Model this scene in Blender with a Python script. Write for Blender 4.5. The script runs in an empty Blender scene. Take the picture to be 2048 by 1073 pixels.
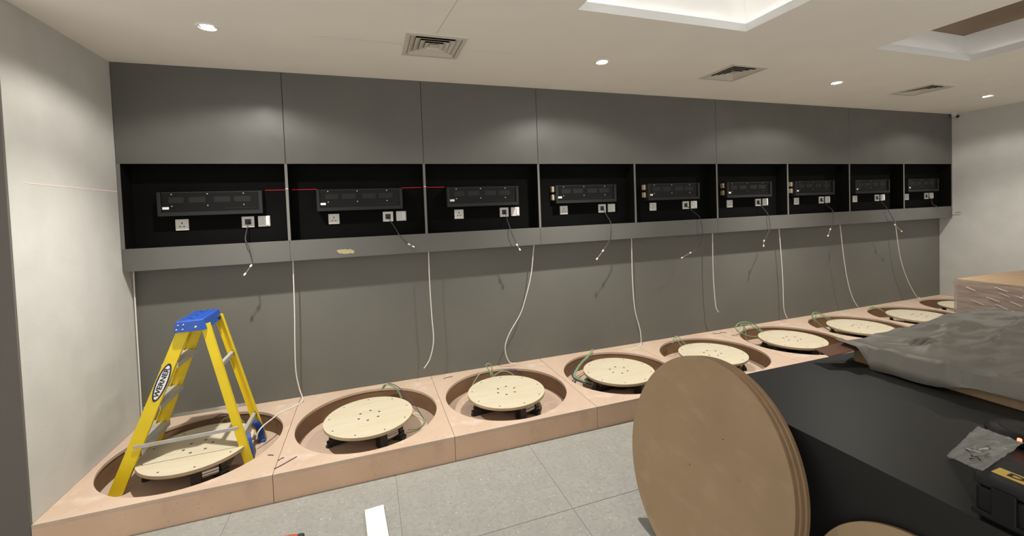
import bpy, bmesh, math, random
from mathutils import Vector, Matrix, noise

random.seed(7)
sc = bpy.context.scene
COL = sc.collection

# ------------------------------------------------------------------ camera
F_PX, PITCH, ROLL, YAW, PPY = 847.31, .0303, -.0368, .3284, 445.83
CAM = Vector((1.549, -3.4813, 1.5433))
fw = Vector((math.sin(YAW), math.cos(YAW), 0)); rt = Vector((math.cos(YAW), -math.sin(YAW), 0)); up = Vector((0, 0, 1))
f2 = fw * math.cos(PITCH) - up * math.sin(PITCH); u2 = up * math.cos(PITCH) + fw * math.sin(PITCH)
r3 = rt * math.cos(ROLL) + u2 * math.sin(ROLL); u3 = u2 * math.cos(ROLL) - rt * math.sin(ROLL)
cd = bpy.data.cameras.new('camera'); cam = bpy.data.objects.new('camera', cd); COL.objects.link(cam)
cam.matrix_world = Matrix(((r3.x, u3.x, -f2.x, CAM.x), (r3.y, u3.y, -f2.y, CAM.y), (r3.z, u3.z, -f2.z, CAM.z), (0, 0, 0, 1)))
cd.sensor_fit = 'HORIZONTAL'; cd.sensor_width = 36; cd.lens = F_PX / 2048 * 36
cd.shift_y = -(536.5 - PPY) / 2048; cd.clip_start = .02; cd.clip_end = 60
sc.camera = cam

# ------------------------------------------------------------------ world and exposure
wd = bpy.data.worlds.new('world'); sc.world = wd; wd.use_nodes = True
wd.node_tree.nodes['Background'].inputs[0].default_value = (1.0, .98, .93, 1)
wd.node_tree.nodes['Background'].inputs[1].default_value = 1.17  # uniform fill light added in place of the unbuilt rest of the shop
vs = sc.view_settings
vs.view_transform = 'Standard'; vs.look = 'None'; vs.exposure = 0.0; vs.gamma = 1.0; vs.use_curve_mapping = False
sc.cycles.use_denoising = True
sc.cycles.max_bounces = 8; sc.cycles.diffuse_bounces = 5; sc.cycles.transparent_max_bounces = 12
LAMP_COL = (1.0, .96, .885)
DOWNLIGHT_W = (225.0, 36.0)       # beam and wide spill of one fitting
COVE_STRENGTH = (11.0, 3.0)

# ------------------------------------------------------------------ dimensions of the place (metres)
H, ZT, ZB, ZS, D, HP, YP, L = 2.607, 1.942, 1.376, 1.225, .137, .1528, -.909, 9.0
HC = .71                      # black counter top
WELL_R, WELL_Y, WELL_Z = .461, -.406, .018
ORD = ['first', 'second', 'third', 'fourth', 'fifth', 'sixth', 'seventh', 'eighth', 'ninth']

# ------------------------------------------------------------------ materials
def mat(name, col, rough=.6, spec=.5, metal=0, noise_amt=0, noise_scale=20, bump=0, bump_scale=60, stretch=(1, 1, 1), col2=None, coat=0, emit=None, estr=0):
    m = bpy.data.materials.new(name); m.use_nodes = True
    nt = m.node_tree; b = nt.nodes['Principled BSDF']
    b.inputs['Base Color'].default_value = (*col, 1); b.inputs['Roughness'].default_value = rough
    b.inputs['Metallic'].default_value = metal; b.inputs['Specular IOR Level'].default_value = spec
    b.inputs['Coat Weight'].default_value = coat
    if emit: b.inputs['Emission Color'].default_value = (*emit, 1); b.inputs['Emission Strength'].default_value = estr
    if noise_amt or bump:
        tc = nt.nodes.new('ShaderNodeTexCoord'); mp = nt.nodes.new('ShaderNodeMapping'); mp.inputs['Scale'].default_value = stretch
        nt.links.new(tc.outputs['Object'], mp.inputs['Vector'])
    if noise_amt:
        n = nt.nodes.new('ShaderNodeTexNoise'); n.inputs['Scale'].default_value = noise_scale; n.inputs['Detail'].default_value = 6
        nt.links.new(mp.outputs[0], n.inputs['Vector'])
        rp = nt.nodes.new('ShaderNodeMapRange'); rp.inputs['From Min'].default_value = .3; rp.inputs['From Max'].default_value = .7
        nt.links.new(n.outputs['Fac'], rp.inputs['Value'])
        mx = nt.nodes.new('ShaderNodeMix'); mx.data_type = 'RGBA'
        c2 = col2 or tuple(c * (1 - noise_amt) for c in col)
        mx.inputs['A'].default_value = (*col, 1); mx.inputs['B'].default_value = (*c2, 1)
        nt.links.new(rp.outputs[0], mx.inputs['Factor']); nt.links.new(mx.outputs['Result'], b.inputs['Base Color'])
    if bump:
        n2 = nt.nodes.new('ShaderNodeTexNoise'); n2.inputs['Scale'].default_value = bump_scale; n2.inputs['Detail'].default_value = 4
        nt.links.new(mp.outputs[0], n2.inputs['Vector'])
        bp = nt.nodes.new('ShaderNodeBump'); bp.inputs['Strength'].default_value = bump; bp.inputs['Distance'].default_value = .01
        nt.links.new(n2.outputs['Fac'], bp.inputs['Height']); nt.links.new(bp.outputs[0], b.inputs['Normal'])
    return m

def lay(m, col, scale, lo, hi, stretch=(1, 1, 1), detail=4):
    """add one more procedural layer of flecks or stains to a material's colour"""
    nt = m.node_tree; b = nt.nodes['Principled BSDF']; inp = b.inputs['Base Color']
    tc = nt.nodes.new('ShaderNodeTexCoord'); mp = nt.nodes.new('ShaderNodeMapping'); mp.inputs['Scale'].default_value = stretch
    n = nt.nodes.new('ShaderNodeTexNoise'); n.inputs['Scale'].default_value = scale; n.inputs['Detail'].default_value = detail
    rp = nt.nodes.new('ShaderNodeMapRange'); rp.inputs['From Min'].default_value = lo; rp.inputs['From Max'].default_value = hi
    mx = nt.nodes.new('ShaderNodeMix'); mx.data_type = 'RGBA'; mx.inputs['B'].default_value = (*col, 1)
    nt.links.new(tc.outputs['Object'], mp.inputs['Vector']); nt.links.new(mp.outputs[0], n.inputs['Vector']); nt.links.new(n.outputs['Fac'], rp.inputs['Value'])
    nt.links.new(rp.outputs[0], mx.inputs['Factor'])
    if inp.links: nt.links.new(inp.links[0].from_socket, mx.inputs['A'])
    else: mx.inputs['A'].default_value = inp.default_value
    nt.links.new(mx.outputs['Result'], inp)
    return m

M = {}
M['white_wall'] = mat('painted plaster', (.56, .55, .52), .8, .3, noise_amt=.10, noise_scale=5, bump=.06, bump_scale=120)
M['ceiling'] = mat('ceiling paint', (.89, .84, .76), .85, .3, noise_amt=.04, noise_scale=3)
M['coffer_white'] = mat('white gloss paint', (.82, .81, .79), .6, .4)
M['coffer_top'] = mat('coffer board darkened as unlit', (.22, .16, .11), .8, .2)  # darkened brown so the second coffer's top looks unlit
M['taupe_wall'] = mat('dark taupe paint', (.145, .128, .113), .7, .3, noise_amt=.08, noise_scale=4)
M['grey_panel'] = mat('dark grey lacquered board', (.112, .110, .099), .38, .5, noise_amt=.10, noise_scale=2.5, bump=.03, bump_scale=18)
def smudge(m, lo, hi, scale):
    nt = m.node_tree; b = nt.nodes['Principled BSDF']; tc = nt.nodes.new('ShaderNodeTexCoord'); n = nt.nodes.new('ShaderNodeTexNoise'); n.inputs['Scale'].default_value = scale; n.inputs['Detail'].default_value = 7
    rp = nt.nodes.new('ShaderNodeMapRange'); rp.inputs['From Min'].default_value = .35; rp.inputs['From Max'].default_value = .65; rp.inputs['To Min'].default_value = lo; rp.inputs['To Max'].default_value = hi
    nt.links.new(tc.outputs['Object'], n.inputs['Vector']); nt.links.new(n.outputs['Fac'], rp.inputs['Value']); nt.links.new(rp.outputs[0], b.inputs['Roughness'])
smudge(M['grey_panel'], .32, .46, 6)
M['grey_lower'] = mat('dark grey matt board', (.142, .139, .122), .55, .4, noise_amt=.08, noise_scale=2.5)
M['grey_edge'] = mat('grey edge strip', (.15, .145, .135), .5, .4)
M['niche'] = mat('black niche lining', (.0045, .0045, .0042), .8, .08, noise_amt=.2, noise_scale=4)
M['mdf'] = mat('pinkish MDF', (.565, .43, .33), .75, .25, noise_amt=.14, noise_scale=4, col2=(.50, .37, .28))
lay(M['mdf'], (.62, .50, .41), 9, .56, .78); lay(M['mdf'], (.42, .30, .22), 55, .66, .74)
M['mdf_front'] = lay(lay(mat('plinth front MDF', (.66, .455, .32), .75, .25, noise_amt=.16, noise_scale=4, col2=(.58, .395, .275)), (.38, .26, .18), 3.2, .56, .80, stretch=(2.2, 1, .8), detail=6), (.40, .28, .20), 60, .66, .76)
M['mdf_brown'] = mat('brown MDF', (.375, .265, .16), .7, .25, noise_amt=.15, noise_scale=3.5, col2=(.33, .23, .137), bump=.03, bump_scale=30)
lay(M['mdf_brown'], (.42, .30, .195), 6, .52, .80, stretch=(1, 1, 2.2), detail=8); lay(M['mdf_brown'], (.28, .19, .11), 17, .68, .82, detail=8)
M['mdf_edge'] = mat('brown MDF cut edge', (.23, .145, .085), .75, .2, noise_amt=.2, noise_scale=14)
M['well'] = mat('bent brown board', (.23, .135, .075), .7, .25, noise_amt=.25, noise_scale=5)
M['ply'] = mat('birch plywood', (.60, .54, .415), .6, .3, noise_amt=.10, noise_scale=4, stretch=(1, 6, 1), col2=(.56, .485, .35))
M['ply_edge'] = mat('plywood edge', (.55, .42, .27), .7, .2, noise_amt=.25, noise_scale=90, stretch=(.1, .1, 1))
M['dark_hole'] = mat('dark bolt head', (.09, .06, .035), .5)
M['black'] = mat('black steel', (.012, .012, .012), .45, .5)
M['steel'] = mat('bare steel', (.55, .54, .52), .3, .5, 1)
M['alu'] = mat('aluminium', (.60, .60, .58), .38, .5, .45, noise_amt=.15, noise_scale=12)
M['yellow'] = mat('yellow fibreglass', (.80, .60, .012), .42, .5, noise_amt=.08, noise_scale=10)
M['blue'] = mat('blue moulded plastic', (.018, .075, .36), .4, .5)
M['navy'] = mat('navy print', (.012, .015, .09), .5)
M['white_print'] = mat('white print', (.85, .85, .85), .5)
M['black_print'] = mat('black print', (.01, .01, .012), .5)
M['white_plastic'] = mat('white plastic', (.74, .71, .66), .35, .5)
M['white_cable'] = mat('white cable sheath', (.72, .70, .64), .5)
M['grey_cable'] = mat('dark grey cable sheath', (.045, .043, .045), .5)
M['green_wire'] = mat('pale green wire', (.24, .36, .19), .45)
M['purple_wire'] = mat('purple wire', (.095, .062, .105), .45)
M['display_frame'] = mat('charcoal display housing', (.020, .020, .019), .5, .2)
M['display_glass'] = mat('black display glass', (.0035, .0035, .0035), .4, .2)
M['display_win'] = mat('smoked digit window', (.016, .0155, .015), .4, .2)
M['tan'] = mat('tan plastic', (.50, .40, .26), .5)
M['tape'] = mat('cream masking tape', (.72, .67, .42), .7, noise_amt=.15, noise_scale=60)
M['counter'] = mat('matt black laminate', (.013, .0137, .0135), .45, .3, noise_amt=.15, noise_scale=3)
M['counter_side'] = mat('black board', (.010, .010, .010), .6, .4)
M['card'] = mat('brown cardboard', (.34, .235, .145), .8, .2, noise_amt=.12, noise_scale=5, stretch=(1, 14, 1))
M['card_dark'] = mat('dark brown cardboard', (.14, .075, .05), .8, .2)
M['bag'] = mat('grey plastic sheet', (.185, .175, .15), .45, .4, noise_amt=.2, noise_scale=3, col2=(.13, .125, .11), bump=.08, bump_scale=16)
M['case'] = mat('black tool case plastic', (.006, .006, .0065), .5, .25)
M['case_top'] = mat('charcoal lid plastic', (.014, .014, .0155), .55, .3)
M['label_yellow'] = mat('yellow label', (.62, .42, .09), .5)
M['red_led'] = mat('red led', (.5, .02, .01), .4, emit=(1, .10, .05), estr=7)
M['laser'] = mat('red laser light', (.3, .0, .0), .6, emit=(1, .012, .03), estr=.75)  # glow of the projected laser line, painted onto thin strips
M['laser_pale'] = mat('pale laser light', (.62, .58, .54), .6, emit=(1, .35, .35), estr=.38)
M['pvc'] = mat('white pvc', (.80, .80, .78), .4, .5)
M['orange'] = mat('orange red plastic', (.70, .07, .025), .4)
M['rubber'] = mat('dark rubber', (.03, .03, .03), .6)
M['lens'] = mat('lamp lens', (1, 1, 1), .3, emit=(1, .95, .86), estr=55)
M['cove_bright'] = mat('bright led strip', (1, 1, 1), .4, emit=(1, .97, .92), estr=COVE_STRENGTH[0])
M['cove_dim'] = mat('dim led strip', (1, 1, 1), .4, emit=(1, .96, .90), estr=COVE_STRENGTH[1])
M['vent'] = mat('cream vent enamel', (.62, .58, .50), .5, .4)
M['plenum'] = mat('black duct lining', (.012, .010, .008), .8)
M['tile'] = mat('grey stone tile', (.315, .31, .288), .5, .4, noise_amt=.12, noise_scale=9, bump=.04, bump_scale=70)
lay(M['tile'], (.26, .255, .235), 42, .50, .64); lay(M['tile'], (.52, .51, .48), 75, .63, .72); lay(M['tile'], (.20, .195, .18), 90, .66, .74)
M['grout'] = mat('grey grout', (.25, .245, .23), .9)

def glassy(name, tint, alpha, rough, bump, scale, stretch):
    m = bpy.data.materials.new(name); m.use_nodes = True; nt = m.node_tree; nt.nodes.clear()
    out = nt.nodes.new('ShaderNodeOutputMaterial'); mx = nt.nodes.new('ShaderNodeMixShader'); tr = nt.nodes.new('ShaderNodeBsdfTransparent')
    pr = nt.nodes.new('ShaderNodeBsdfPrincipled'); pr.inputs['Base Color'].default_value = (*tint, 1); pr.inputs['Roughness'].default_value = rough; pr.inputs['IOR'].default_value = 2.6
    tc = nt.nodes.new('ShaderNodeTexCoord'); mp = nt.nodes.new('ShaderNodeMapping'); mp.inputs['Scale'].default_value = stretch
    n = nt.nodes.new('ShaderNodeTexNoise'); n.inputs['Scale'].default_value = scale; n.inputs['Detail'].default_value = 5
    bp = nt.nodes.new('ShaderNodeBump'); bp.inputs['Strength'].default_value = bump; bp.inputs['Distance'].default_value = .02
    mx.inputs[0].default_value = alpha
    for a, b in ((tc.outputs['Object'], mp.inputs[0]), (mp.outputs[0], n.inputs['Vector']), (n.outputs['Fac'], bp.inputs['Height']), (bp.outputs[0], pr.inputs['Normal']),
                 (tr.outputs[0], mx.inputs[1]), (pr.outputs[0], mx.inputs[2]), (mx.outputs[0], out.inputs[0])): nt.links.new(a, b)
    return m
M['film'] = glassy('stretch film', (.46, .37, .33), .55, .11, 1.0, 2.5, (1, 2.0, 10))
M['film_glint'] = mat('glint crease on film', (.52, .45, .41), .12, 1.0, coat=1.0)  # pale gloss for the added ridges that carry the film's glints
M['zip'] = glassy('clear zip bag', (.72, .72, .70), .34, .16, .5, 24, (1, 1, 1))

# ------------------------------------------------------------------ mesh helpers
def new(): return bmesh.new()
def box(bm, x0, x1, y0, y1, z0, z1):
    v = [bm.verts.new(p) for p in ((x0, y0, z0), (x1, y0, z0), (x1, y1, z0), (x0, y1, z0), (x0, y0, z1), (x1, y0, z1), (x1, y1, z1), (x0, y1, z1))]
    for f in ((0, 3, 2, 1), (4, 5, 6, 7), (0, 1, 5, 4), (1, 2, 6, 5), (2, 3, 7, 6), (3, 0, 4, 7)): bm.faces.new([v[i] for i in f])
    return bm
def bxm(*a): return box(new(), *a)
def bevel(bm, w, seg=2):
    bmesh.ops.bevel(bm, geom=list(bm.edges), offset=w, segments=seg, profile=.5, affect='EDGES', clamp_overlap=True); return bm
def loft(bm, rings, caps=True, closed=True):
    """skin a list of vertex rings"""
    R = [[bm.verts.new(p) for p in r] for r in rings]
    n = len(R[0])
    for a, b in zip(R, R[1:]):
        for i in range(n if closed else n - 1):
            bm.faces.new((a[i], a[(i + 1) % n], b[(i + 1) % n], b[i]))
    if caps and closed:
        bm.faces.new(R[0][::-1]); bm.faces.new(R[-1])
    return bm
def cyl(bm, p0, p1, r0, r1=None, n=16):
    p0, p1 = Vector(p0), Vector(p1); r1 = r0 if r1 is None else r1
    d = (p1 - p0).normalized(); a = d.orthogonal().normalized(); b = d.cross(a)
    ang = [2 * math.pi * i / n for i in range(n)]
    return loft(bm, [[p0 + (a * math.cos(t) + b * math.sin(t)) * r0 for t in ang], [p1 + (a * math.cos(t) + b * math.sin(t)) * r1 for t in ang]])
def lathe(bm, prof, c=(0, 0, 0), n=48):
    """prof: closed list of (radius, z) revolved about z"""
    c = Vector(c)
    R = [[bm.verts.new(c + Vector((r * math.cos(2 * math.pi * i / n), r * math.sin(2 * math.pi * i / n), z))) for i in range(n)] for r, z in prof]
    m = len(R)
    for j in range(m):
        a, b = R[j], R[(j + 1) % m]
        for i in range(n): bm.faces.new((a[i], a[(i + 1) % n], b[(i + 1) % n], b[i]))
    return bm
def smooth_path(pts, sub=6):
    P = [Vector(p) for p in pts]
    if len(P) < 3: return P
    Q = [P[0] * 2 - P[1]] + P + [P[-1] * 2 - P[-2]]; out = []
    for i in range(1, len(Q) - 2):
        a, b, c, d = Q[i - 1:i + 3]
        for k in range(sub):
            t = k / sub
            out.append(.5 * ((2 * b) + (c - a) * t + (2 * a - 5 * b + 4 * c - d) * t * t + (3 * b - a - 3 * c + d) * t ** 3))
    return out + [P[-1]]
def tube(bm, pts, r, n=6, sub=6):
    P = smooth_path(pts, sub); ref = None; rings = []
    for i, p in enumerate(P):
        t = (P[min(i + 1, len(P) - 1)] - P[max(i - 1, 0)]).normalized()
        if ref is None: ref = t.orthogonal().normalized()
        ref = (ref - t * ref.dot(t)).normalized(); b = t.cross(ref)
        rings.append([p + (ref * math.cos(2 * math.pi * k / n) + b * math.sin(2 * math.pi * k / n)) * r for k in range(n)])
    return loft(bm, rings)
def bar(bm, p0, p1, w, h, side=(0, 1, 0), w1=None, h1=None):
    """rectangular bar from p0 to p1: w along side, h across"""
    p0, p1 = Vector(p0), Vector(p1); d = (p1 - p0).normalized(); s = Vector(side); s = (s - d * s.dot(d)).normalized(); q = d.cross(s)
    w1 = w1 or w; h1 = h1 or h
    def ring(p, w, h): return [p + s * w / 2 + q * h / 2, p - s * w / 2 + q * h / 2, p - s * w / 2 - q * h / 2, p + s * w / 2 - q * h / 2]
    return loft(bm, [ring(p0, w, h), ring(p1, w1, h1)])

def obj(name, bm, m, parent=None, smooth=False, world=True, label=None):
    if parent is not None and world:
        off = Vector(parent.location); q = parent.parent
        while q is not None: off += Vector(q.location); q = q.parent
        bmesh.ops.translate(bm, verts=list(bm.verts), vec=-off)
    bmesh.ops.recalc_face_normals(bm, faces=list(bm.faces))
    me = bpy.data.meshes.new(name); bm.to_mesh(me); bm.free()
    o = bpy.data.objects.new(name, me); COL.objects.link(o)
    me.materials.append(M[m] if isinstance(m, str) else m)
    if smooth:
        for p in me.polygons: p.use_smooth = True
        try: me.set_sharp_from_angle(angle=math.radians(38))
        except Exception: pass
    if parent is not None: o.parent = parent
    if label: o['label'] = label
    return o
def thing(name, label, cat, loc=(0, 0, 0), group=None):
    o = bpy.data.objects.new(name, None); COL.objects.link(o); o.location = loc; o.empty_display_size = .05
    o['label'] = label; o['category'] = cat
    if group: o['group'] = group
    return o
def tag(o, label, cat, group=None):
    o['label'] = label; o['category'] = cat
    if group: o['group'] = group
    return o
def struct(o): o['kind'] = 'structure'; return o
def sempty(name, loc=(0, 0, 0)):
    o = bpy.data.objects.new(name, None); COL.objects.link(o); o.location = loc; return struct(o)
def dup(root, loc, label):
    r = root.copy(); COL.objects.link(r); r.location = loc; r['label'] = label
    for ch in list(root.children):
        c = ch.copy(); COL.objects.link(c); c.parent = r
        for g in list(ch.children):
            d = g.copy(); COL.objects.link(d); d.parent = c
    return r
def text_bm(body, size, extrude, bold=0):
    cu = bpy.data.curves.new('t', 'FONT'); cu.body = body; cu.size = size; cu.extrude = extrude; cu.offset = bold
    cu.align_x = 'CENTER'; cu.align_y = 'CENTER'; cu.resolution_u = 3
    o = bpy.data.objects.new('t', cu); COL.objects.link(o)
    bpy.context.view_layer.update()
    me = bpy.data.meshes.new_from_object(o.evaluated_get(bpy.context.evaluated_depsgraph_get()))
    bm = new(); bm.from_mesh(me); bpy.data.objects.remove(o); bpy.data.curves.remove(cu); bpy.data.meshes.remove(me)
    return bm

# ================================================================== THE SETTING
# ---- floor of separate stone tiles
floor = sempty('floor')
T = .84; GX, GY = 2.48, -1.55; gap = .003
me_tile = None
for i in range(-5, 8):
    for j in range(-3, 1):  # floor cut short behind the camera so world light fills the ceiling
        x0, y0 = GX + i * T, GY + j * T
        if me_tile is None:
            o = obj('tile', bevel(bxm(gap / 2, T - gap / 2, gap / 2, T - gap / 2, -.012, 0), .0012, 1), 'tile', floor, world=False); me_tile = o.data
        else:
            o = bpy.data.objects.new('tile', me_tile); COL.objects.link(o); o.parent = floor
        o.location = (x0, y0, 0)
obj('grout_bed', bxm(-1.72, 9.3, -4.07, .13, -.05, -.0025), 'grout', floor)

# ---- ceiling board with openings for vents, coffers and lamps
DL_X = [.767, 3.232, 5.703, 8.09]; DL_Y = [-.726]
VENTS = [(1.998, -.737), (4.462, -.737), (6.93, -.737)]
COFFERS = [(2.669, 3.848, -2.60, -1.421), (5.06, 6.205, -2.60, -1.421)]
VH = .165
holes = [(x - VH, x + VH, y - VH, y + VH) for x, y in VENTS] + COFFERS + [(x - .03, x + .03, y - .03, y + .03) for x in DL_X for y in DL_Y]
xs = sorted({-1.7, 9.0} | {round(v, 5) for h in holes for v in h[:2]}); ys = sorted({-4.7, .16} | {round(v, 5) for h in holes for v in h[2:]})
bm = new(); vv = {}
def gv(i, j):
    if (i, j) not in vv: vv[i, j] = bm.verts.new((xs[i], ys[j], H))
    return vv[i, j]
for i in range(len(xs) - 1):
    for j in range(len(ys) - 1):
        cx, cy = (xs[i] + xs[i + 1]) / 2, (ys[j] + ys[j + 1]) / 2
        if any(h[0] < cx < h[1] and h[2] < cy < h[3] for h in holes): continue
        bm.faces.new((gv(i, j), gv(i, j + 1), gv(i + 1, j + 1), gv(i + 1, j)))
ceil = struct(obj('ceiling', bm, 'ceiling'))
for a, b in (((1.985, -.93), (2.03, -1.40)), ((1.30, -.735), (1.80, -.735)), ((2.2, -.735), (2.55, -.737))):
    obj('board_joint', bar(new(), (*a, H - .0004), (*b, H - .0004), .004, .0012, side=(.02, 1, 0) if abs(a[1] - b[1]) < .1 else (1, 0, 0)), M['vent'], ceil)

# ---- recessed ceiling coffers with a lip, cove led strips and a top board
for n, (x0, x1, y0, y1) in enumerate(COFFERS):
    c = sempty('trim_%d' % (n + 1), ((x0 + x1) / 2, (y0 + y1) / 2, H))
    lip, back, top = .05, .07, .235
    bm = new()
    for (a, b, e, f) in ((x0 - .02, x1 + .02, y1, y1 + .02), (x0 - .02, x1 + .02, y0 - .02, y0), (x0 - .02, x0, y0, y1), (x1, x1 + .02, y0, y1)): box(bm, a, b, e, f, H + .0005, H + lip)
    obj('coffer_lip', bm, 'coffer_white', c)
    X0, X1, Y0, Y1 = x0 - back, x1 + back, y0 - back, y1 + back
    bm = new()
    for (a, b, e, f) in ((X0 - .02, X1 + .02, Y1, Y1 + .02), (X0 - .02, X1 + .02, Y0 - .02, Y0), (X0 - .02, X0, Y0, Y1), (X1, X1 + .02, Y0, Y1)): box(bm, a, b, e, f, H + .004, H + top)
    obj('coffer_wall', bm, 'coffer_white', c)
    bm = new()
    for (a, b, e, f) in ((X0, X1, y1 + .021, Y1 - .001), (X0, X1, Y0 + .001, y0 - .021), (X0, x0 - .021, y0, y1), (x1 + .021, X1, y0, y1)): box(bm, a, b, e, f, H + .004, H + .012)
    obj('coffer_ledge', bm, 'coffer_white', c)
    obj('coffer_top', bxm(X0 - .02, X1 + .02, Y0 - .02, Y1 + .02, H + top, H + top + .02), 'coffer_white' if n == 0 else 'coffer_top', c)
    bm = new()
    for (a, b, e, f) in ((x0, x1, y1 + .03, y1 + .042), (x0, x1, y0 - .042, y0 - .03), (x0 - .042, x0 - .03, y0, y1), (x1 + .03, x1 + .042, y0, y1)): box(bm, a, b, e, f, H + .013, H + .018)
    obj('led_strip', bm, 'cove_bright' if n == 0 else 'cove_dim', c)

# ---- the long display wall: panels, niches, shelf fascia, lower board
wb = sempty('wall_back')
edges = [0.002, 1, 2, 3, 5, 7, 8.998]
for a, b in zip(edges, edges[1:]):
    obj('upper_panel', bevel(bxm(a + .0015, b - .0015, 0, .018, ZT, H - .002), .0012, 1), 'grey_panel', wb)
obj('panel_backing', bxm(0, 9, .0185, .14, ZT + .019, H), 'niche', wb)
obj('niche_ceiling', bxm(0.02, 8.98, .0185, .14, ZT, ZT + .0185), 'niche', wb)
obj('niche_floor', bxm(0.02, 8.98, .0185, .14, ZB - .018, ZB - .001), 'niche', wb)
obj('shelf_soffit', bxm(0.002, 8.998, .0185, D, ZS, ZS + .016), 'grey_lower', wb)
for a, b in zip([0.002, 1, 3, 5, 7], [1, 3, 5, 7, 8.998]):
    obj('shelf_fascia', bevel(bxm(a + .001, b - .001, 0, .018, ZS, ZB), .0012, 1), 'grey_panel', wb)
for k in range(9):
    obj('niche_back', bxm(k + .0005, k + .9995, .14, .155, ZB - .02, ZT + .02), 'niche', wb)
for k in range(10):
    t = .0095; x0 = max(.001, k - t); x1 = min(8.999, k + t)
    if k == 0: x1 = .022
    if k == 9: x0 = 8.985
    dv = obj('niche_divider', bxm(x0 + .001, x1 - .001, .004, .139, ZB, ZT), 'niche', wb)
    obj('edge_strip', bevel(bxm(x0, x1, 0, .0038, ZB, ZT), .0008, 1), 'grey_edge', dv)
obj('lower_panel', bxm(0.002, 8.998, D, D + .018, .02, ZS), 'grey_lower', wb)

# ---- the other walls
struct(obj('wall_left', bxm(-.018, 0, YP + .012, .16, 0, H), 'white_wall'))
struct(obj('wall_front_left', bxm(-1.7, -.001, YP, YP + .01, 0, H), 'taupe_wall'))
struct(obj('wall_right', bxm(9.0, 9.02, -4.7, .16, 0, H), 'white_wall'))

# ---- downlights: trim ring, lens and the lamp's own light
for j, y in enumerate(DL_Y):
    for i, x in enumerate(DL_X):
        if j == 0:
            lab = 'round recessed downlight, %s from the left in the row above the niches' % ORD[i]
        else:
            lab = 'round recessed downlight behind the viewer, row %s, %s from the left' % (ORD[j], ORD[i])
        t = thing('downlight', lab, 'downlight', (x, y, H), 'recessed ceiling downlights')
        obj('trim_ring', lathe(new(), [(.041, .002), (.043, -.004), (.052, -.004), (.055, 0), (.053, .002)], n=32), 'coffer_white', t, True, world=False)
        obj('lens', lathe(new(), [(.0005, .0015), (.022, .001), (.0415, .004), (.0415, .012), (.0005, .012)], n=32), 'lens', t, True, world=False)
        for nm, en, ang, bl in (('downlight_beam', DOWNLIGHT_W[0] * (1, 1, 1, .6)[i], 104, 1.0), ('downlight_spill', DOWNLIGHT_W[1] * (1, 1, .8, .6)[i], 148, .30)):
            ld = bpy.data.lights.new(nm, 'SPOT'); ld.energy = en; ld.color = LAMP_COL; ld.shadow_soft_size = .03
            ld.spot_size = math.radians(ang); ld.spot_blend = bl
            lo = bpy.data.objects.new(nm, ld); COL.objects.link(lo); lo.parent = t; lo.location = (0, 0, -.012)

# ---- square four-way ceiling diffusers
v0 = None
for i, (x, y) in enumerate(VENTS):
    lab = 'square cream air diffuser in the ceiling, %s of three from the left' % ORD[i]
    if v0:
        dup(v0, (x, y, H), lab); continue
    v0 = thing('air_vent', lab, 'vent', (x, y, H), 'ceiling air diffusers')
    def ring4(bm, a0, z0, a1, z1, th=.002):
        r = lambda a, z: [Vector((-a, -a, z)), Vector((a, -a, z)), Vector((a, a, z)), Vector((-a, a, z))]
        R = [r(a0, z0), r(a1, z1), r(a1 - th, z1), r(a0 - th, z0)]
        V = [[bm.verts.new(p) for p in q] for q in R]
        for s in range(4):
            p, q = V[s], V[(s + 1) % 4]
            for k in range(4): bm.faces.new((p[k], p[(k + 1) % 4], q[(k + 1) % 4], q[k]))
        return bm
    bm = new(); r = lambda a, z: [Vector((-a, -a, z)), Vector((a, -a, z)), Vector((a, a, z)), Vector((-a, a, z))]
    V = [[bm.verts.new(p) for p in r(a, z)] for a, z in ((.184, 0), (.184, -.005), (.158, -.008), (.158, .0))]
    for s in range(4):
        p, q = V[s], V[(s + 1) % 4]
        for k in range(4): bm.faces.new((p[k], p[(k + 1) % 4], q[(k + 1) % 4], q[k]))
    obj('flange', bm, 'vent', v0, world=False)
    for a in (.154, .122, .090, .058):
        obj('louvre', ring4(new(), a, -.004, a - .026, .008, .007), 'vent', v0, world=False)
    bm = new(); loft(bm, [r(.026, .0), r(.004, .022)]); obj('centre_cone', bm, 'vent', v0, world=False)
    bm = new(); q = .163
    box(bm, -q, q, -q, q, .12, .125); box(bm, -q, -q + .003, -q, q, .0, .12); box(bm, q - .003, q, -q, q, 0, .12); box(bm, -q, q, -q, -q + .003, 0, .12); box(bm, -q, q, q - .003, q, 0, .12)
    obj('plenum_box', bm, 'plenum', v0, world=False)

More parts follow.
